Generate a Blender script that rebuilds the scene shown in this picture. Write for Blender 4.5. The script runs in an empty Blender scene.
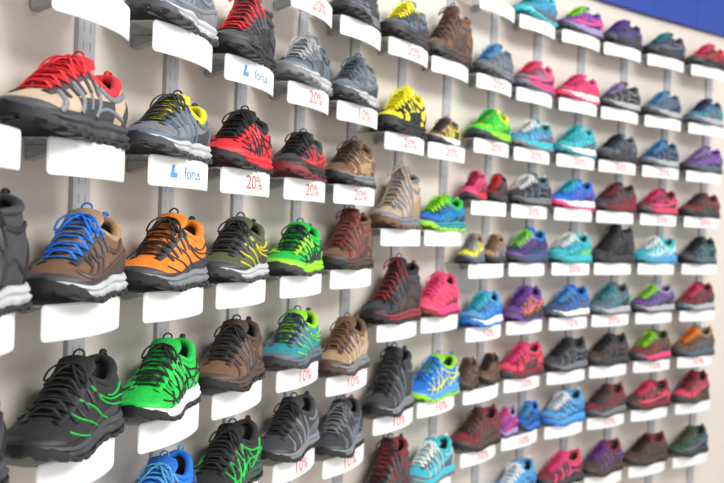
import bpy, bmesh, math, random
from mathutils import Vector, Matrix
random.seed(7)
scene = bpy.context.scene
COL = scene.collection
EYE = 1.5
try:
    scene.view_settings.view_transform = 'Standard'
except Exception:
    pass

# ------------------------------------------------------------------ colours
PAL = dict(black='1c1c1f', charcoal='38393e', grey='74777c', silver='b0b3b6', white='eeeeec', beige='b5a08a',
           tan='a18462', brown='6d503a', umber='4a3931', red='d4252f', crimson='7c252f', orange='f57f1a', yellow='e6e022',
           lime='8fd824', green='0abd42', teal='238a96', aqua='3ab6c4', blue='1470cf', sky='519cd0', navy='253453',
           purple='693c93', lilac='a08cc0', pink='e0407e', rose='dc4264', olive='50563a', forest='2b4a3c',
           slate='566371', denim='3a557b')
NICE = dict(charcoal='dark grey', silver='light grey', umber='dark brown', crimson='dark red', lime='lime green',
            green='bright green', aqua='turquoise', sky='light blue', lilac='pale purple', rose='coral pink',
            olive='olive green', forest='dark green', slate='blue-grey', denim='denim blue', yellow='neon yellow', navy='navy blue')
def lin(h):
    o = []
    for i in (0, 2, 4):
        c = int(h[i:i+2], 16) / 255
        o.append(c/12.92 if c <= .04045 else ((c+.055)/1.055)**2.4)
    return (*o, 1)

MATS = {}
def mat(color, kind='fabric'):
    key = (color, kind)
    if key in MATS: return MATS[key]
    m = bpy.data.materials.new(color + '_' + kind)
    m.use_nodes = True
    nt = m.node_tree; N = nt.nodes; L = nt.links
    b = N['Principled BSDF']
    tc = N.new('ShaderNodeTexCoord')
    c = lin(PAL.get(color, color))
    rough, sc, bs, tex, vary = dict(fabric=(.75, 330, .6, 'v', .3), suede=(.9, 260, .35, 'n', .28), rubber=(.5, 200, .12, 'n', .1),
                              foam=(.6, 300, .1, 'n', .06), cord=(.8, 900, .5, 'n', .2), plastic=(.35, 50, .0, 'n', .02),
                              synth=(.38, 120, .08, 'n', .08))[kind]
    n1 = N.new('ShaderNodeTexNoise'); n1.inputs['Scale'].default_value = 45
    L.new(tc.outputs['Object'], n1.inputs['Vector'])
    mx = N.new('ShaderNodeMix'); mx.data_type = 'RGBA'
    mx.inputs[6].default_value = tuple(x*(1-vary) for x in c[:3]) + (1,)
    mx.inputs[7].default_value = tuple(min(1, x*(1+vary*.7)+.002) for x in c[:3]) + (1,)
    L.new(n1.outputs['Fac'], mx.inputs[0])
    out = mx.outputs[2]
    b.inputs['Roughness'].default_value = rough
    if bs > 0:
        if tex == 'v':
            t = N.new('ShaderNodeTexVoronoi'); o = t.outputs['Distance']
        else:
            t = N.new('ShaderNodeTexNoise'); o = t.outputs['Fac']
        t.inputs['Scale'].default_value = sc
        L.new(tc.outputs['Object'], t.inputs['Vector'])
        if tex == 'v':
            mr = N.new('ShaderNodeMapRange'); mr.inputs['From Max'].default_value = .45; mr.inputs['To Min'].default_value = .5
            L.new(o, mr.inputs['Value'])
            m2 = N.new('ShaderNodeMix'); m2.data_type = 'RGBA'; m2.blend_type = 'MULTIPLY'; m2.inputs[0].default_value = 1
            L.new(out, m2.inputs[6]); L.new(mr.outputs[0], m2.inputs[7]); out = m2.outputs[2]
        bp = N.new('ShaderNodeBump'); bp.inputs['Strength'].default_value = bs; bp.inputs['Distance'].default_value = .0015
        L.new(o, bp.inputs['Height']); L.new(bp.outputs['Normal'], b.inputs['Normal'])
    L.new(out, b.inputs['Base Color'])
    MATS[key] = m
    return m

def mkmesh(name, verts, faces, ang=40):
    me = bpy.data.meshes.new(name)
    me.from_pydata([tuple(v) for v in verts], [], faces)
    bm = bmesh.new(); bm.from_mesh(me)
    bmesh.ops.recalc_face_normals(bm, faces=bm.faces)
    bm.to_mesh(me); bm.free()
    for p in me.polygons: p.use_smooth = True
    try: me.set_sharp_from_angle(angle=math.radians(ang))
    except Exception: pass
    me.materials.append(None)
    me.update()
    return me

class MB:
    def __init__(s): s.v = []; s.f = []
    def grid(s, rows, closed=False, closerows=False):
        b = len(s.v); n = len(rows[0]); R = len(rows)
        for r in rows: s.v += r
        for i in range(R if closerows else R-1):
            i2 = (i+1) % R
            for j in range(n if closed else n-1):
                j2 = (j+1) % n
                s.f.append((b+i*n+j, b+i*n+j2, b+i2*n+j2, b+i2*n+j))
        return b
    def tube(s, pts, rad, n=6, flat=1.0, sub=4, closed=False):
        P = crv(pts, sub, closed)
        m = len(P); rows = []
        for i, p in enumerate(P):
            a = P[(i-1) % m] if closed else P[max(0, i-1)]
            c = P[(i+1) % m] if closed else P[min(m-1, i+1)]
            t = (c-a)
            if t.length < 1e-9: t = Vector((1, 0, 0))
            t.normalize()
            up = Vector((0, 0, 1))
            if abs(t.z) > .95: up = Vector((1, 0, 0))
            e1 = t.cross(up).normalized(); e2 = e1.cross(t).normalized()
            r = rad(i/(m-1)) if callable(rad) else rad
            rows.append([p + e1*(r*math.cos(2*math.pi*k/n)) + e2*(r*flat*math.sin(2*math.pi*k/n)) for k in range(n)])
        b = s.grid(rows, closed=True, closerows=closed)
        if not closed:
            s.f.append(tuple(b+k for k in range(n))); s.f.append(tuple(b+(m-1)*n+k for k in range(n)))
    def box(s, x0, x1, y0, y1, z0, z1):
        b = len(s.v)
        s.v += [Vector((x, y, z)) for z in (z0, z1) for y in (y0, y1) for x in (x0, x1)]
        for f in ((0,1,3,2),(4,5,7,6),(0,1,5,4),(2,3,7,6),(0,2,6,4),(1,3,7,5)): s.f.append(tuple(b+k for k in f))
    def mesh(s, name, ang=40): return mkmesh(name, s.v, s.f, ang)

def cr(a, b, c, d, t):
    return .5*((2*b)+(c-a)*t+(2*a-5*b+4*c-d)*t*t+(3*b-a-3*c+d)*t**3)
def crv(pts, sub=4, closed=False):
    P = [Vector(p) for p in pts]; n = len(P); o = []
    for i in range(n if closed else n-1):
        g = (lambda k: P[k % n]) if closed else (lambda k: P[max(0, min(n-1, k))])
        for j in range(sub): o.append(cr(g(i-1), g(i), g(i+1), g(i+2), j/sub))
    if not closed: o.append(P[-1])
    return o

# ------------------------------------------------------------------ shoe geometry
def shoe_surface(hi):
    B = [(-.118,0,.032),(-.109,.026,.032),(-.085,.036,.032),(-.052,.0355,.030),(-.020,.035,.029),(.008,.038,.028),(.038,.043,.026),(.070,.047,.025),(.101,.043,.025),(.126,.028,.027),(.137,0,.030)]
    M = [(-.127,0,.070),(-.116,.029,.070),(-.087,.038,.068),(-.055,.039,.063),(-.022,.039,.063),(.007,.041,.063),(.036,.043,.057),(.068,.045,.049),(.097,.041,.044),(.120,.027,.045),(.132,0,.046)]
    T = [(-.114,0,.124),(-.101,.021,.117),(-.080,.030,.102),(-.052,.033,.094),(-.022,.031,.102),(.000,.020,.113),(.030,.017,.097),(.054,.015,.080),(.072,.009,.069),(.079,.003,.066),(.081,0,.065)]
    up = [.034,.035,.042,.046,.036,.020,.008,.002,0,0,0]
    T = [(x - (.004 if k < 5 and hi > 0 else 0), y, z + up[k]*hi) for k, (x, y, z) in enumerate(T)]
    M = [(x, y, z + up[k]*.4*hi) for k, (x, y, z) in enumerate(M)]
    def ring(A):
        A = [Vector(a) for a in A]
        return A + [Vector((A[20-j].x, -A[20-j].y, A[20-j].z)) for j in range(11, 20)]
    RB, RM, RT = ring(B), ring(M), ring(T)
    def ev(R, r):
        r = r % 20; i = int(r); t = r-i
        return cr(R[(i-1) % 20], R[i], R[(i+1) % 20], R[(i+2) % 20], t)
    def S(r, t):
        b, m, c = ev(RB, r), ev(RM, r), ev(RT, r)
        return b*(2*(t-.5)*(t-1)) + m*(-4*t*(t-1)) + c*(2*t*(t-.5))
    def Nn(r, t):
        e = .02
        a = S(r+e, t)-S(r-e, t); b = S(r, min(1, t+e))-S(r, max(0, t-e))
        n = a.cross(b)
        if n.length < 1e-12: return Vector((0, 0, 1))
        n.normalize()
        c = Vector((S(r, t).x*.75, 0, .035))
        if n.dot(S(r, t)-c) < 0: n = -n
        return n
    return S, Nn, lambda r: ev(RB, r)

def patch(mb, S, Nn, r0, r1, t0, t1, off, nr=16, nt=6, shape=None):
    rows = []
    for i in range(nr+1):
        r = r0+(r1-r0)*i/nr
        a, b = (t0, t1) if shape is None else shape(i/nr, t0, t1)
        row = [S(r, a) - Nn(r, a)*.001]
        for j in range(nt+1):
            t = a+(b-a)*j/nt
            o = off*(.55 if j in (0, nt) or i in (0, nr) else 1)
            row.append(S(r, t)+Nn(r, t)*o)
        row.append(S(r, b) - Nn(r, b)*.001)
        rows.append(row)
    a, b = (t0, t1) if shape is None else shape(0, t0, t1)
    e0 = [p - Nn(r0, (a+b)/2)*(off+.001) for p in rows[0]]
    a, b = (t0, t1) if shape is None else shape(1, t0, t1)
    e1 = [p - Nn(r1, (a+b)/2)*(off+.001) for p in rows[-1]]
    mb.grid([e0]+rows+[e1])

def ribbon(mb, S, Nn, path, w, off=.0014, sub=6):
    P = crv([(a, b, 0) for a, b in path], sub)
    C = [S(p.x, max(.0, min(1, p.y))) for p in P]; NN = [Nn(p.x, max(.0, min(1, p.y))) for p in P]
    rows = []; m = len(P)
    for i in range(m):
        t = (C[min(m-1, i+1)]-C[max(0, i-1)]).normalized()
        sd = t.cross(NN[i]).normalized()
        ww = w*.5
        c, n = C[i], NN[i]
        rows.append([c-sd*ww-n*.0012, c-sd*ww+n*off*.6, c-sd*ww*.55+n*off*1.05, c+n*off*1.2, c+sd*ww*.55+n*off*1.05, c+sd*ww+n*off*.6, c+sd*ww-n*.0012])
    mb.grid(rows)

def mirror(path): return [(20-a, b) for a, b in path]

STYLE = {
 'web': [([(4.9,.9),(4.3,.5),(3.6,.08)],.0030),([(5.0,.9),(5.4,.5),(5.9,.1)],.0028),([(5.8,.9),(5.3,.5),(4.6,.08)],.0030),
         ([(5.9,.9),(6.3,.5),(6.9,.1)],.0028),([(6.8,.88),(6.4,.5),(5.8,.08)],.0030),([(6.9,.86),(7.3,.5),(7.9,.12)],.0028),
         ([(7.8,.8),(7.4,.45),(6.9,.08)],.0028),([(1.6,.78),(2.6,.45),(3.4,.1)],.0035),([(1.2,.35),(2.4,.62),(3.8,.75),(4.8,.85)],.004),([(2.2,.1),(3.2,.4),(4.2,.8)],.003),
         ([(1.0,.5),(2.4,.42),(4.0,.48),(5.6,.36),(7.2,.34),(8.4,.5)],.0028)],
 'stripes': [([(4.7,.9),(4.2,.5),(4.0,.08)],.009),([(5.7,.9),(5.3,.5),(5.2,.08)],.008),([(6.7,.88),(6.4,.5),(6.4,.08)],.007),([(1.5,.8),(2.6,.7),(3.8,.82)],.007),([(7.6,.84),(7.5,.5),(7.8,.2)],.005)],
 'swoop': [([(1.0,.55),(2.6,.5),(4.2,.33),(6,.3),(7.8,.42),(8.6,.62)],.009),([(2.0,.85),(3.2,.66),(4.6,.7)],.008),([(5.0,.86),(5.6,.6),(6.4,.36)],.005),([(5.9,.88),(6.4,.6),(7.2,.4)],.005),([(6.8,.86),(7.2,.62),(7.9,.46)],.005)],
 'panel': [([(4.6,.88),(4.4,.5),(4.9,.15)],.010),([(5.4,.88),(5.3,.6),(5.6,.3)],.004),([(6.3,.88),(6.2,.55),(6.7,.2)],.008),([(7.6,.82),(7.7,.5),(8.1,.2)],.008),([(1.4,.8),(2.8,.76),(4.2,.85)],.009),([(2.2,.2),(3.4,.42),(4.6,.3)],.006)],
 'line': [([(1.2,.2),(2.6,.34),(4.2,.62),(5.0,.86)],.0030),([(1.4,.42),(2.8,.52),(4.4,.72)],.0026),([(3.4,.12),(4.6,.36),(5.8,.7),(6.2,.86)],.0030),([(4.8,.1),(5.8,.32),(6.8,.62),(7.2,.82)],.0026),([(6.2,.1),(7.2,.3),(8.0,.55)],.0026),([(1.6,.7),(2.6,.62),(3.6,.7)],.0026)],
}
PANEL = {
 'web': (1.9, 4.0, lambda f: (.04, .30+.30*(1-f))),
 'stripes': (1.9, 5.2, lambda f: (.04, .62-.40*f)),
 'swoop': (2.0, 7.8, lambda f: (.04, .34+.10*math.cos(f*6.3))),
 'panel': (2.9, 6.6, lambda f: (.10+.06*f, .72-.12*math.sin(f*3.1)-.12*f)),
 'line': (2.0, 8.2, lambda f: (.04, .16+.20*(1-f))),
}
def rot_out(c, B, r, d):
    a = B(r-.03); b = B(r+.03); t = (b-a); n = Vector((t.y, -t.x, 0))
    if n.length < 1e-9: n = Vector((1, 0, 0))
    n.normalize()
    if n.dot(Vector((c.x*.6, c.y, 0))) < 0: n = -n
    return Vector((c.x+n.x*d, c.y+n.y*d, c.z))
def zb(x):
    z = 0
    if x > .060: z = ((x-.060)/.076)**2*.017
    if x < -.088: z = ((-.088-x)/.03)**2*.008
    return z

CACHE = {}
def shoe_meshes(hi, style):
    key = (hi, style)
    if key in CACHE: return CACHE[key]
    S, Nn, B = shoe_surface(hi)
    D = {}
    ck = ('common', hi)
    if ck not in CACHE:
        C = {}
        mb = MB(); NR = 84
        mb.grid([[S(20*i/NR, j/12) for j in range(13)] for i in range(NR)], closerows=True)
        C['upper'] = mb.mesh('upper', 60)
        mb = MB(); rows = []
        for i in range(31):
            r = -5.2+10.4*i/30
            t = S(r, 1); b = B(r)
            rows.append([t, Vector((t.x*.97, t.y*.86, t.z-.004)), Vector((t.x*.95, t.y*.78, t.z*.6+.02)), Vector((b.x*.9, b.y*.75, .044)), Vector((b.x*.6, 0, .042))])
        mb.grid(rows); C['lining'] = mb.mesh('lining', 60)
        mb = MB()
        pts = [S(r, 1)*1.0 for r in [-4.9+9.8*i/20 for i in range(21)]]
        pts = [Vector((p.x*.985, p.y*.95, p.z-.002)) for p in pts]
        mb.tube(pts, lambda f: .0026+.0054*math.sin(math.pi*f)**.5, n=8, sub=3)
        C['collar'] = mb.mesh('collar', 80)
        cl = crv([(.082,0,.062),(.054,0,.0825),(.030,0,.100+.008*hi),(.004,0,.117+.018*hi),(-.012,0,.128+.03*hi),(-.024,0,.137+.042*hi)], 5)
        mb = MB(); rows = []
        m = len(cl)
        for i, c in enumerate(cl):
            f = i/(m-1); w = .006+.0195*min(1, f*2.2)**.7*(1 if f < .9 else (1-(f-.9)*3))
            t = (cl[min(m-1, i+1)]-cl[max(0, i-1)]).normalized(); n = Vector((-t.z, 0, t.x))
            if n.z < 0: n = -n
            th = .002+.0045*min(1, max(0, (f-.5)*3))
            topr = [c+Vector((0, w*y, 0))+n*(th-.006*y*y) for y in (-1,-.66,-.33,0,.33,.66,1)]
            bot = [c+Vector((0, w*y, 0))+n*(-th-.006*y*y) for y in (1,.66,.33,0,-.33,-.66,-1)]
            rows.append(topr+bot)
        b = mb.grid(rows, closed=True); k = 14
        mb.f.append(tuple(b+j for j in range(k))); mb.f.append(tuple(b+(m-1)*k+j for j in range(k)))
        C['tongue'] = mb.mesh('tongue', 50)
        mb = MB()
        def tz(x):
            return min(cl, key=lambda q: abs(q.x-x)).z
        r0 = 4.75 if hi <= 0 else 4.3; n = 6 if hi <= 0 else 7
        rs = [r0+(8.0-r0)*i/(n-1) for i in range(n)]
        for i, r in enumerate(rs):
            a = S(r, .88)+Nn(r, .88)*.0028; c = Vector((a.x, -a.y, a.z)); zt = tz(a.x)+.0055
            mb.tube([a-Nn(r, .88)*.004, a, (a.x, a.y*.45, max(zt, a.z)), (a.x, -a.y*.45, max(zt, a.z)), c, c-Nn(20-r, .88)*.004], .0034, flat=.4)
            if i < n-1:
                d = S(rs[i+1], .88)+Nn(rs[i+1], .88)*.003
                for sg in (1, -1):
                    mx = (a.x+d.x)/2; zm = tz(mx)+.0075
                    mb.tube([(a.x, sg*a.y, a.z+.001), ((a.x*2+mx)/3, sg*a.y*.5, zm-.001), (mx, 0, zm+.001*sg), ((d.x*2+mx)/3, -sg*d.y*.55, zm-.001), (d.x, -sg*d.y, d.z+.001)], .0031, flat=.4)
        a = S(rs[0], .9); k = Vector((a.x+.004, 0, tz(a.x)+.008))
        for sg in (1, -1):
            mb.tube([k, k+Vector((.006, sg*.014, .001)), k+Vector((.014, sg*.026, -.009)), k+Vector((.020, sg*.030, -.025)), k+Vector((.016, sg*.020, -.018)), k+Vector((.004, sg*.005, -.001))], .0020, flat=.8)
            mb.tube([k, k+Vector((.012, sg*.008, -.004)), k+Vector((.022, sg*.015, -.014)), k+Vector((.030, sg*.026, -.030))], .0020, flat=.8)
        mb.tube([k+Vector((0, -.006, 0)), k+Vector((0, 0, .002)), k+Vector((0, .006, 0))], .0035)
        C['laces'] = mb.mesh('laces', 80)
        for side, fl in (('eyestay_a', lambda p: p), ('eyestay_b', mirror)):
            mb = MB()
            e0 = 4.5 if hi <= 0 else 4.1
            ribbon(mb, S, Nn, fl([(e0, .91), (5.2, .91), (6.0, .90), (7.0, .89), (7.9, .86), (8.6, .80)]), .013, .0022)
            for r in rs[:-1]:
                ribbon(mb, S, Nn, fl([(r, .95), (r-.05, .8), (r-.12, .62)]), .005, .0030)
            C[side] = mb.mesh('eyestay', 60)
        mb = MB(); rows = []
        NR = 120
        for i in range(NR):
            r = 20*i/NR; c = B(r); z0 = zb(c.x)+.005; z1 = c.z+.005+.002*math.sin(r*2.2)
            hw = .004 if c.x < -.05 else (.0015 if c.x > .03 else 0)
            gr = .0022 if (i % 6) < 2 else 0
            prof = [(-.008, z0), (.002, z0), (.0055+hw*.6, z0+(z1-z0)*.22), (.0066+hw-gr, z0+(z1-z0)*.42), (.0036+hw*.4, z0+(z1-z0)*.57), (.0068+hw*.4, z0+(z1-z0)*.74), (.0050, z1), (-.002, z1+.0015)]
            rows.append([Vector((*rot_out(c, B, r, o)[:2], z)) for o, z in prof])
        b = mb.grid(rows, closerows=True)
        mb.f.append(tuple(b+i*8 for i in range(NR)))
        C['midsole'] = mb.mesh('midsole', 35)
        mb = MB(); rows = []; NR = 144
        for i in range(NR):
            r = 20*i/NR; c = B(r); z0 = zb(c.x)
            lug = (i % 6) < 4
            toe = max(0, (c.x-.090)/.05)**1.3; heel = max(0, (-.098-c.x)/.03)
            hw = .003 if c.x < -.05 else (.001 if c.x > .03 else 0)
            zt = z0+.0075+.013*min(1, toe)+.005*min(1, heel)+(.003 if (i % 12) < 6 else 0)
            o = .0082+hw if lug else .0040+hw; zz = z0 if lug else z0+.0045
            prof = [(-.012, zz), (o-.0015, zz), (o, z0+.003), (.0082+hw, z0+.006), (.0078+hw, zt), (.003, zt+.0005), (-.003, zt-.002)]
            rows.append([Vector((*rot_out(c, B, r, oo)[:2], z)) for oo, z in prof])
        b = mb.grid(rows, closerows=True)
        mb.f.append(tuple(b+i*7 for i in range(NR)))
        C['outsole'] = mb.mesh('outsole', 35)
        mb = MB()
        patch(mb, S, Nn, 7.9, 12.1, .02, .5, .0018, 28, 7, lambda f, a, b: (a, .14+.36*math.sin(math.pi*f)**.6))
        for s_ in (0, 1):
            p = [(8.3-.5*i, .13-.01*i) for i in range(10)]
            ribbon(mb, S, Nn, p if s_ == 0 else mirror(p), .012, .0012)
        C['toe_cap'] = mb.mesh('toe_cap', 50)
        mb = MB()
        patch(mb, S, Nn, -2.1, 2.1, .02, .7, .002, 22, 7, lambda f, a, b: (a, .26+.5*math.sin(math.pi*f)**.7))
        C['heel_counter'] = mb.mesh('heel_counter', 50)
        t = S(0, 1)
        mb = MB(); mb.tube([t+Vector((-.009, 0, -.024)), t+Vector((-.014, 0, -.004)), t+Vector((-.010, 0, .009)), t+Vector((-.001, 0, .010)), t+Vector((.005, 0, -.004))], .0042, flat=.6)
        C['pull_loop'] = mb.mesh('pull_loop', 80)
        e = cl[-1]
        mb = MB()
        mb.tube([e+Vector((.002, -.007, -.004)), e+Vector((-.003, -.007, .008)), e+Vector((-.004, 0, .013)), e+Vector((-.003, .007, .008)), e+Vector((.002, .007, -.004))], .0017)
        C['tongue_loop'] = mb.mesh('tongue_loop', 80)
        CACHE[ck] = C
    D.update(CACHE[ck])
    for side, fl in (('side_overlay_a', lambda p: p), ('side_overlay_b', mirror)):
        mb = MB()
        for path, w in STYLE[style]: ribbon(mb, S, Nn, fl(path), w, .0024)
        D[side] = mb.mesh('side_overlay', 60)
    r0, r1, fn = PANEL[style]
    mb = MB(); patch(mb, S, Nn, r0, r1, 0, 1, .0012, 18, 6, lambda f, a, b: fn(f)); D['side_panel_a'] = mb.mesh('side_panel', 50)
    mb = MB(); patch(mb, S, Nn, 20-r0, 20-r1, 0, 1, .0012, 18, 6, lambda f, a, b: fn(f)); D['side_panel_b'] = mb.mesh('side_panel', 50)
    CACHE[key] = D
    return D

def link(o): COL.objects.link(o); return o
def put(name, me, parent, m, label=None):
    o = bpy.data.objects.new(name, me); link(o); o.parent = parent
    for i in range(len(o.material_slots)):
        o.material_slots[i].link = 'OBJECT'; o.material_slots[i].material = m
    if label: o['label'] = label
    return o
def top(name, label, cat, M, group=None):
    e = bpy.data.objects.new(name, None); e.empty_display_size = .05; link(e)
    e.matrix_world = M; e['label'] = label; e['category'] = cat
    if group: e['group'] = group
    return e

# ------------------------------------------------------------------ display layout (plan view, metres)
P = [(-.478,1.13),(-.421,1.409),(-.339,1.697),(-.250,2.006),(-.138,2.341),(-.013,2.65),(.140,2.92),(.302,3.20),(.499,3.48),
     (.706,3.76),(.942,3.99),(1.188,4.21),(1.462,4.43),(1.757,4.65)]
P = [Vector((a, b, 0)) for a, b in P]
EXT0 = P[0]-(P[1]-P[0]); EXT1 = P[-1]+(P[-1]-P[-2])
PP = [EXT0-(P[1]-P[0])*3, EXT0]+P+[EXT1, EXT1+(P[-1]-P[-2])*3]
def dirn(i):
    a, b = PP[i+1], PP[i+3]
    return (b-a).normalized()
left = [.557,.320,.081,-.166,-.402,-.637]
c5 = [.560,.319,.083,-.161,-.467,-.703]
mid = [.561,.265,-.0385,-.342,-.637,-.935]
far = [.852,.557,.314,.080,-.161,-.402,-.640,-.879,-1.155]
ROWS = {i: left for i in range(5)}; ROWS[5] = c5; ROWS[6] = ROWS[7] = mid
for i in range(8, 14): ROWS[i] = far
SHELF = {0: [2,3,4], 1: [1,2,3,4], 2: [1,2,3,4,5], 3: [1,2,3,4,5], 4: [0,1,2,3,4,5], 5: range(6), 6: range(6), 7: range(6)}
for i in range(8, 14): SHELF[i] = range(9)
SHELF[8] = range(8); SHELF[9] = range(9)
WID = [.112,.114,.120,.130,.132,.136,.140,.142,.144,.145,.147,.149,.152,.157]
SOFF = [-.004,.010,.016,.010,.006,.006,.006,.006,.006,.008,.008,.010,.012,.014]
DEPTH = .128

HW = .130
def arc(x): return .020*(abs(x)/HW)**2.2
N_ = 40
def xsamp(hw):
    return [hw*math.sin(math.pi/2*(-1+2*i/N_)) for i in range(N_+1)]
def plate_mesh():
    xs = xsamp(HW)
    rc = .02
    outline = []
    for x in xs:
        e = HW-abs(x); ins = 0
        if e < rc: ins = (rc-math.sqrt(max(0, rc*rc-(rc-e)**2)))*.6
        outline.append(Vector((x, arc(x)+ins, 0)))
    outline += [Vector((HW, DEPTH-.006, 0)), Vector((-HW, DEPTH-.006, 0))]
    v = []; f = []; n = len(outline)
    for z in (.0248, .0278): v += [o+Vector((0, 0, z)) for o in outline]
    f.append(tuple(range(n))); f.append(tuple(range(n, 2*n)))
    for i in range(n): f.append((i, (i+1) % n, n+(i+1) % n, n+i))
    return mkmesh('shelf_plate', v, f, 30)
PLATE = plate_mesh()
def strip(name, hw, z0, z1, y0, th, rc=.008):
    mb = MB(); rows = []
    for x in xsamp(hw):
        y = arc(x)+y0
        e = hw-abs(x); ins = 0
        if e < rc: ins = rc-math.sqrt(max(0, rc*rc-(rc-e)**2))
        a, b = z0+ins, z1-ins
        rows.append([Vector((x, y, a)), Vector((x, y-th, a)), Vector((x, y-th, b)), Vector((x, y, b))])
    b = mb.grid(rows, closed=True); mb.f.append((b, b+1, b+2, b+3)); k = b+N_*4; mb.f.append((k, k+1, k+2, k+3))
    return mb.mesh(name, 30)
HOLD = strip('label_holder', HW, -.0265, .0292, -.0005, .0012)
CARD = strip('price_card', HW-.003, -.0240, .0262, -.0018, .0004, .007)
mb = MB()
b = 0
for xx in (-.012, .012):
    mb.v += [Vector((xx, DEPTH-.004, .0243)), Vector((xx, .060, .0243)), Vector((xx, .060, .021)), Vector((xx, DEPTH-.004, .000))]
mb.f += [(b,b+1,b+2,b+3),(b+4,b+5,b+6,b+7),(b,b+1,b+5,b+4),(b+1,b+2,b+6,b+5),(b+2,b+3,b+7,b+6),(b+3,b,b+4,b+7)]
BRACK = mb.mesh('bracket', 30)

def text_mesh(s, size, off=0, sx=1, extra=None):
    cu = bpy.data.curves.new('t', 'FONT'); cu.body = s; cu.size = size; cu.align_x = 'CENTER'; cu.align_y = 'CENTER'; cu.offset = off
    o = bpy.data.objects.new('t', cu); link(o)
    dg = bpy.context.evaluated_depsgraph_get(); me = bpy.data.meshes.new_from_object(o.evaluated_get(dg))
    bpy.data.objects.remove(o)
    me.name = 'card_text'
    if extra:
        bm = bmesh.new(); bm.from_mesh(me)
        for poly in extra: bm.faces.new([bm.verts.new((x, y, 0)) for x, y in poly])
        bm.to_mesh(me); bm.free()
    for v in me.vertices:
        x, y = v.co.x*sx, v.co.y
        v.co = (x, arc(x)-.0028, y+.001)
    me.materials.clear(); me.materials.append(None)
    return me
TXT = {'20': text_mesh('20%', .043, .0003, 1.2), '10': text_mesh('10%', .043, .0003, 1.2)}
TXT['logo'] = text_mesh('   forus', .031, .0003, 1.2, [[(-.060,-.010),(-.041,-.010),(-.040,0),(-.050,.0),(-.047,.014),(-.055,.014)]])

m_plate = mat('eceeef', 'plastic'); m_plate.node_tree.nodes['Principled BSDF'].inputs['Roughness'].default_value = .08
m_plate.node_tree.nodes['Principled BSDF'].inputs['Transmission Weight'].default_value = .8
m_hold = mat('c6c9cc', 'plastic'); m_card = mat('e6e8e9', 'foam'); m_metal = mat('9b9ea1', 'plastic')
m_redt = mat('d0575c', 'foam'); m_bluet = mat('4f88c0', 'foam')
TEXTS = {(3,1):'logo',(2,2):'logo',(4,1):'20',(3,2):'20',(4,2):'20',(5,1):'10',(5,2):'20',(6,1):'20',(4,4):'10',(5,4):'10',(4,5):'10',(5,5):'10',
         (6,0):'20',(7,1):'20',(4,0):'20',(8,1):'20',(9,2):'20',(10,2):'20',(7,4):'10',(6,4):'10',(8,2):'20',(9,3):'20',(8,7):'10',(9,7):'10',(12,3):'20',(12,6):'10',
         (11,5):'20',(10,5):'10',(11,7):'10',(13,3):'20',(13,6):'10',(8,5):'10',(9,6):'10',(10,4):'20',(11,2):'20',(12,2):'20'}

def frame(i, z):
    d = dirn(i)
    a = math.atan2(d.y, d.x)
    return Matrix.Translation((P[i].x, P[i].y, EYE+z)) @ Matrix.Rotation(a, 4, 'Z')

for i in range(14):
    for k in SHELF[i]:
        z = ROWS[i][k]
        tx = TEXTS.get((i, k))
        lab = 'clear shoe shelf with a blank white price label'
        if tx in ('10', '20'): lab = 'clear shoe shelf with white label printed %s%% in red' % tx
        if tx == 'logo': lab = 'clear shoe shelf with white label bearing a blue logo'
        e = top('shoe_shelf', lab, 'shelf', frame(i, z) @ Matrix.Translation((SOFF[i], 0, 0)) @ Matrix.Diagonal((WID[i]/HW, 1, 1, 1)), 'wall-mounted single shoe shelves')
        put('shelf_plate', PLATE, e, m_plate); h = put('label_holder', HOLD, e, m_hold); c = put('price_card', CARD, e, m_card, 'white price card')
        put('bracket', BRACK, e, m_metal)
        if tx: put('card_text' if tx != 'logo' else 'card_logo', TXT[tx], c, m_bluet if tx == 'logo' else m_redt, 'blue logo mark' if tx == 'logo' else 'red discount lettering')

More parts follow.
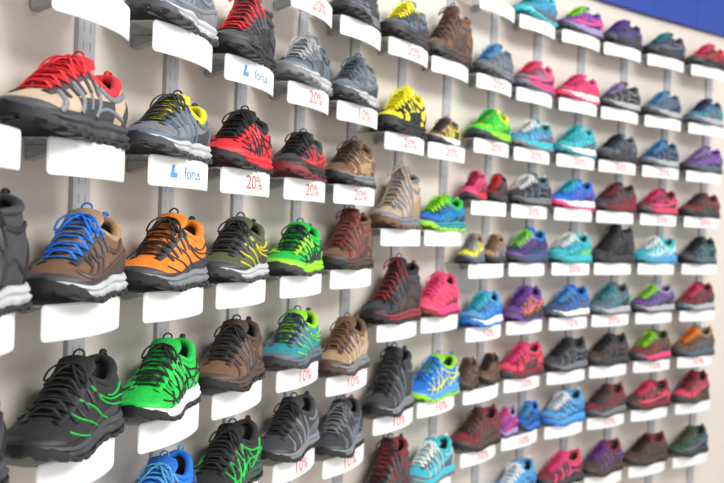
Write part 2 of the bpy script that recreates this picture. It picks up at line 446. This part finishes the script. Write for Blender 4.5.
# ------------------------------------------------------------------ shoes : col row kind style upper overlay midsole outsole laces cap tongue panel
# kinds: L low hiker, R low-collared trail runner, H mid boot, l/a/b small shoes
DATA = '''
0 2 L stripes red black charcoal black black black charcoal black
0 3 H panel charcoal black silver black black black charcoal charcoal
0 4 L panel charcoal black charcoal black black black black charcoal
1 2 R panel beige grey charcoal black red charcoal red charcoal
1 3 L swoop brown umber silver black blue charcoal tan umber
1 4 L line black green charcoal black black black black charcoal
2 1 L swoop slate grey silver charcoal grey slate slate grey
2 2 R stripes grey slate silver charcoal charcoal slate yellow charcoal
2 3 L line orange charcoal grey black black charcoal orange charcoal
2 4 L web green black white black black green green green
2 5 L web blue navy blue navy sky blue blue sky
3 1 H panel charcoal black black black red charcoal charcoal black
3 2 L web red black red black black red black red
3 3 L line olive yellow silver charcoal black charcoal olive charcoal
3 4 L panel brown umber umber black black umber umber umber
3 5 L web black green forest black black black black forest
4 1 L stripes slate charcoal silver grey silver grey slate slate
4 2 R swoop charcoal red black crimson black black charcoal crimson
4 3 L web green black lime charcoal black lime green forest
4 4 L line teal lime slate charcoal navy slate lime teal
4 5 L stripes charcoal grey grey black black charcoal charcoal slate
5 0 L panel slate charcoal grey black yellow charcoal charcoal charcoal
5 1 L swoop grey slate silver charcoal slate slate grey charcoal
5 2 L panel brown tan grey black umber brown brown tan
5 3 H panel brown crimson umber black crimson umber brown umber
5 4 L stripes tan beige grey umber brown umber brown beige
5 5 L panel charcoal slate grey black grey charcoal charcoal slate
6 0 L stripes slate charcoal charcoal black yellow charcoal grey charcoal
6 1 L panel yellow black black black yellow black yellow black
6 2 H stripes beige grey grey brown beige grey grey tan
6 3 H panel charcoal black crimson black crimson black black umber
6 4 H stripes charcoal slate grey black black black charcoal charcoal
6 5 H panel crimson charcoal charcoal black black charcoal crimson charcoal
7 0 H panel brown umber umber black umber umber brown umber
7 1 l stripes umber yellow white charcoal charcoal tan brown charcoal
7 2 R web blue teal teal lime lime navy green navy
7 3 L line rose pink pink crimson pink rose rose crimson
7 4 L web blue yellow sky lime blue blue lime sky
7 5 L stripes aqua silver aqua grey white slate aqua slate
8 1 L panel slate grey grey charcoal sky slate slate slate
8 2 R web lime green lime charcoal green green yellow forest
8 3 a web pink crimson red charcoal crimson pink pink charcoal
8 3 b web crimson charcoal charcoal black red black charcoal black
8 4 a stripes yellow grey slate charcoal grey grey tan grey
8 4 b panel tan slate charcoal black brown brown tan slate
8 5 R web sky blue white blue aqua denim sky blue
8 6 a panel umber brown umber black umber umber brown umber
8 6 b panel brown umber umber black black brown umber umber
8 7 L panel crimson umber umber black umber umber crimson umber
9 0 R web teal sky slate aqua teal teal aqua slate
9 1 R swoop grey pink pink slate rose charcoal pink charcoal
9 2 R stripes sky slate aqua grey white teal teal slate
9 3 L panel charcoal slate grey black white black slate black
9 4 L line navy purple denim charcoal lime purple blue denim
9 5 L web purple orange charcoal purple purple charcoal purple navy
9 6 L panel rose crimson crimson charcoal pink crimson rose charcoal
9 7 a web purple pink lilac charcoal pink purple lilac navy
9 7 b web blue navy blue navy sky navy blue denim
9 8 L line sky blue blue navy white sky sky denim
10 0 R swoop purple pink lilac charcoal lime purple purple navy
10 1 R web pink rose white rose pink crimson pink rose
10 2 L stripes aqua teal white teal aqua teal aqua slate
10 3 R web blue purple white pink aqua blue blue navy
10 4 R web aqua teal aqua teal white teal aqua lime
10 5 L stripes denim blue white slate sky navy blue slate
10 6 L panel charcoal slate grey black black charcoal charcoal black
10 7 L line sky denim sky blue white denim sky blue
10 8 L panel crimson pink charcoal black pink charcoal rose charcoal
11 0 R stripes navy purple charcoal black purple navy navy charcoal
11 1 L panel charcoal grey silver black lilac charcoal charcoal black
11 2 L panel slate charcoal charcoal black black charcoal slate charcoal
11 3 L stripes charcoal crimson crimson black crimson black charcoal crimson
11 4 H panel charcoal black charcoal black black black charcoal black
11 5 L stripes slate teal silver slate teal slate slate charcoal
11 6 L panel umber charcoal charcoal black black charcoal charcoal black
11 7 L swoop crimson charcoal grey charcoal charcoal charcoal crimson umber
11 8 L stripes umber purple umber black purple umber crimson charcoal
12 0 R swoop charcoal slate charcoal black teal navy charcoal navy
12 1 L stripes slate denim silver charcoal sky slate slate navy
12 2 L panel navy slate silver slate sky denim denim navy
12 3 R swoop crimson pink rose charcoal pink charcoal crimson charcoal
12 4 R web aqua white sky teal white teal aqua sky
12 5 L stripes purple slate silver charcoal lime charcoal lilac charcoal
12 6 L stripes crimson olive pink charcoal lime charcoal olive charcoal
12 7 R swoop umber rose crimson black rose umber crimson charcoal
12 8 L panel umber charcoal umber black black umber crimson charcoal
13 0 R web red charcoal black charcoal rose charcoal red crimson
13 1 L panel teal slate silver slate navy denim denim slate
13 2 L line purple lilac slate charcoal lilac charcoal purple navy
13 3 R panel crimson charcoal charcoal black charcoal umber crimson umber
13 4 L stripes charcoal teal slate black black charcoal forest charcoal
13 5 L stripes crimson charcoal silver slate rose charcoal crimson charcoal
13 6 L panel brown umber slate charcoal orange umber tan slate
13 7 L stripes rose umber umber charcoal crimson umber crimson umber
13 8 L swoop forest slate charcoal black olive forest forest charcoal
'''
HSC = {(5,1):1.1,(5,4):1.14,(4,1):1.07,(7,0):1.22,(7,3):1.12,(7,4):1.1,(7,5):1.05,(13,6):1.08,(13,7):1.06,(1,3):1.04,(6,1):1.08}
def nice(c): return NICE.get(c, c)
for ln in DATA.strip().splitlines():
    t = ln.split(); i, k = int(t[0]), int(t[1]); kind, style = t[2], t[3]
    U, O, Mi, So, La, Ca, To, Pa = t[4:]
    hi = {'H': 1, 'R': -.25}.get(kind, 0)
    D = shoe_meshes(hi, style)
    z = ROWS[i][k]
    j = random.Random(i*37+k*11)
    yaw = math.pi+math.radians((9 if i < 6 else 6)+j.uniform(-5, 4))
    sx, sy, sz = 1.15*j.uniform(.98, 1.02), 1.17, j.uniform(.96, 1.03)
    off = .026 if i < 3 else .022
    if i >= 8: sz *= 1.03; off = .034; sx *= 1.02
    if i >= 11: sx *= 1.04
    if i in (6, 7): sx *= 1.03
    if i == 2: sx *= .94; sy = 1.13
    if i == 1: sx *= .98
    if (i, k) == (1, 2): sx, sy, sz, off = 1.24, 1.22, 1.06, -.010
    if (i, k) == (1, 3): sx *= .93; off = .040
    if i == 0: sx *= .80; off = -.006
    if (i, k) == (0, 2): off = -.085
    if (i, k) == (0, 3): off = .034; sy = 1.22
    if kind in 'ab': sx, sy, sz = .58, .80, .84; off = -.072 if kind == 'a' else .108
    if kind == 'l': sx, sy, sz = .9, .9, .75
    if kind == 'H': sz *= .97
    if i == 6: sz *= 1.18 if kind == 'H' else 1.1
    sz *= HSC.get((i, k), 1)
    M = frame(i, z) @ Matrix.Translation((off+(j.uniform(-.003, .003) if i < 8 else 0), .0455, .0283)) @ Matrix.Rotation(yaw, 4, 'Z') @ Matrix.Diagonal((sx, sy, sz, 1))
    what = {'H': 'mid-height hiking boot', 'R': 'low trail running shoe', 'L': 'low hiking shoe'}.get(kind, 'small child hiking shoe')
    lab = '%s %s, %s overlays, %s laces' % (nice(U), what, nice(O), nice(La))
    nm = {'H': 'hiking_boot', 'R': 'trail_running_shoe'}.get(kind, 'hiking_shoe')
    e = top(nm, lab, 'boot' if kind == 'H' else 'shoe', M, 'outdoor shoes on the display wall')
    put('upper', D['upper'], e, mat(U, 'fabric' if style in ('web', 'line', 'stripes') else 'suede'))
    put('side_overlay', D['side_overlay_a'], e, mat(O, 'synth'), nice(O)+' overlay trim'); put('side_overlay', D['side_overlay_b'], e, mat(O, 'synth'), nice(O)+' overlay trim')
    put('side_panel', D['side_panel_a'], e, mat(Pa, 'suede'), nice(Pa)+' side panel'); put('side_panel', D['side_panel_b'], e, mat(Pa, 'suede'), nice(Pa)+' side panel')
    put('eyestay', D['eyestay_a'], e, mat(Ca, 'synth')); put('eyestay', D['eyestay_b'], e, mat(Ca, 'synth'))
    put('toe_cap', D['toe_cap'], e, mat(Ca, 'rubber')); put('heel_counter', D['heel_counter'], e, mat(Ca if style in ('web', 'panel', 'line') else O, 'synth'))
    put('collar', D['collar'], e, mat(To, 'fabric')); put('lining', D['lining'], e, mat('charcoal', 'fabric'))
    put('tongue', D['tongue'], e, mat(To, 'fabric')); put('laces', D['laces'], e, mat(La, 'cord'), nice(La)+' laces')
    ms = put('midsole', D['midsole'], e, mat(Mi, 'foam')); put('outsole', D['outsole'], ms, mat(So, 'rubber'), nice(So)+' lugged outsole')
    put('pull_loop', D['pull_loop'], e, mat(La, 'cord'))
    if i < 8: put('tongue_loop', D['tongue_loop'], e, mat(La, 'cord'))

# ------------------------------------------------------------------ room shell
WP = []
for i in range(-1, 15):
    a = PP[i+2]
    d = (PP[min(len(PP)-1, i+3)]-PP[i+1]).normalized(); n = Vector((d.y, -d.x, 0))
    WP.append(a-n*DEPTH)
WP = [WP[0]-(WP[1]-WP[0])*4]+WP+[WP[-1]+(WP[-1]-WP[-2])*3]

def wallmat(name, c1, c2):
    m = bpy.data.materials.new(name); m.use_nodes = True; N = m.node_tree.nodes; L = m.node_tree.links; b = N['Principled BSDF']
    g = N.new('ShaderNodeTexCoord'); n = N.new('ShaderNodeTexNoise'); n.inputs['Scale'].default_value = 3; n.inputs['Detail'].default_value = 6
    L.new(g.outputs['Object'], n.inputs['Vector'])
    mx = N.new('ShaderNodeMix'); mx.data_type = 'RGBA'; mx.inputs[6].default_value = lin(c1); mx.inputs[7].default_value = lin(c2)
    L.new(n.outputs['Fac'], mx.inputs[0]); L.new(mx.outputs[2], b.inputs['Base Color']); b.inputs['Roughness'].default_value = .6
    return m
m_wall = wallmat('greige_panel', 'd0c8be', 'd9d1c8')
m_floor = wallmat('pale_floor', 'b8b3ac', 'c8c3bc')
m_blue = wallmat('blue_fascia', '063389', '093a98')
def wallstrip(name, pts, z0, z1, th, m, kindd, front=0, cat='wall'):
    mb = MB(); rows = []; n = len(pts)
    for i, p in enumerate(pts):
        d = (pts[min(n-1, i+1)]-pts[max(0, i-1)]).normalized(); nn = Vector((d.y, -d.x, 0))
        f = p+nn*front; bk = p-nn*th
        rows.append([Vector((f.x, f.y, z0)), Vector((f.x, f.y, z1)), Vector((bk.x, bk.y, z1)), Vector((bk.x, bk.y, z0))])
    b = mb.grid(rows, closed=True); mb.f.append((b, b+1, b+2, b+3)); k = b+4*(n-1); mb.f.append((k, k+1, k+2, k+3))
    me = mb.mesh(name, 20); me.materials.clear(); me.materials.append(m)
    o = bpy.data.objects.new(name, me); link(o); o['kind'] = 'structure'; o['label'] = kindd; o['category'] = cat
    return o
wallstrip('wall_left', WP[:8], 0, 3.6, .08, m_wall, 'pale greige display wall panel behind the shoes')
wallstrip('wall_back', WP[7:12], 0, 3.6, .08, m_wall, 'pale greige display wall panel curving behind the shoes')
wallstrip('wall_right', WP[11:], 0, 3.6, .08, m_wall, 'pale greige display wall panel at the far end of the curve')
FZ = EYE+1.10
nt_ = 1
for q in range(8, len(WP)-1):
    a, c = WP[q], WP[q+1]
    parts = 1 if q < len(WP)-2 else 3
    for h in range(parts):
        p0 = a.lerp(c, h/parts); p1 = a.lerp(c, (h+1)/parts); dd = (p1-p0).normalized()*.0012
        wallstrip('trim_%d' % nt_, [p0+dd, p1-dd], FZ, 3.59, -.002, m_blue, 'royal blue fascia panel above the shoe wall', .036, 'fascia'); nt_ += 1
mb = MB(); mb.box(-3, 6, -2, 8, -.05, 0)
me = mb.mesh('floor', 20); me.materials.clear(); me.materials.append(m_floor); o = bpy.data.objects.new('floor', me); link(o); o['kind'] = 'structure'; o['label'] = 'pale grey shop floor'; o['category'] = 'floor'

m_up = bpy.data.materials.new('slotted_metal'); m_up.use_nodes = True
N = m_up.node_tree.nodes; L = m_up.node_tree.links; b = N['Principled BSDF']; b.inputs['Roughness'].default_value = .4; b.inputs['Metallic'].default_value = .2
tc = N.new('ShaderNodeTexCoord'); sp = N.new('ShaderNodeSeparateXYZ'); L.new(tc.outputs['Object'], sp.inputs[0])
def mth(op, a, bv):
    n = N.new('ShaderNodeMath'); n.operation = op
    if isinstance(a, float): n.inputs[0].default_value = a
    else: L.new(a, n.inputs[0])
    if bv is not None:
        if isinstance(bv, float): n.inputs[1].default_value = bv
        else: L.new(bv, n.inputs[1])
    return n.outputs[0]
fz = mth('GREATER_THAN', mth('FRACT', mth('MULTIPLY', sp.outputs['Z'], 30.0), None), .5)
ax = mth('ABSOLUTE', sp.outputs['X'], None)
fx = mth('LESS_THAN', mth('ABSOLUTE', mth('SUBTRACT', ax, .010), None), .0016)
mk = mth('MULTIPLY', fz, fx)
mx = N.new('ShaderNodeMix'); mx.data_type = 'RGBA'; mx.inputs[6].default_value = lin('adafb3'); mx.inputs[7].default_value = lin('808184')
L.new(mk, mx.inputs[0]); L.new(mx.outputs[2], b.inputs['Base Color'])
mb = MB(); mb.box(-.026, .026, -.008, .001, 0, 2.55)
UP = mb.mesh('upright', 20); UP.materials.clear(); UP.materials.append(m_up)
for q in range(1, len(WP)-2):
    a, c = WP[q], WP[q+1]; mpt = (a+c)/2; d = (c-a).normalized()
    o = bpy.data.objects.new('wall_upright', UP); link(o)
    o.matrix_world = Matrix.Translation((mpt.x, mpt.y, 0)) @ Matrix.Rotation(math.atan2(d.y, d.x), 4, 'Z')
    o['label'] = 'slotted grey metal upright fixed to the display wall'; o['category'] = 'shelf upright'; o['group'] = 'slotted wall uprights'

# ------------------------------------------------------------------ light
w = bpy.data.worlds.new('World'); scene.world = w; w.use_nodes = True
w.node_tree.nodes['Background'].inputs[0].default_value = (1, .99, .975, 1); w.node_tree.nodes['Background'].inputs[1].default_value = 1.15
def area(loc, tgt, sx, sy, e, c=(1, .98, .95)):
    l = bpy.data.lights.new('ceiling_lamp', 'AREA'); l.shape = 'RECTANGLE'; l.size = sx; l.size_y = sy; l.energy = e; l.color = c
    o = bpy.data.objects.new('ceiling_lamp', l); link(o); o.location = loc
    o.rotation_euler = (Vector(tgt)-Vector(loc)).to_track_quat('-Z', 'Y').to_euler()
    o['label'] = 'rectangular ceiling light panel over the aisle'; o['category'] = 'ceiling light'
area((1.7, .2, 3.2), (-.2, 1.9, 1.1), 1.8, 1.0, 78)
area((2.7, 1.7, 3.3), (.9, 3.9, .9), 1.8, 1.0, 62)

# ------------------------------------------------------------------ camera
cam = bpy.data.cameras.new('camera'); co = bpy.data.objects.new('camera', cam); link(co)
cam.sensor_width = 36; cam.lens = 900/724*36; cam.clip_start = .05
co.matrix_world = Matrix.Translation((0, 0, EYE)) @ Matrix.Rotation(math.radians(90-1.08), 4, 'X') @ Matrix.Rotation(math.radians(2.35), 4, 'Z')
cam.dof.use_dof = True; cam.dof.focus_distance = 1.75; cam.dof.aperture_fstop = 4.2
scene.camera = co
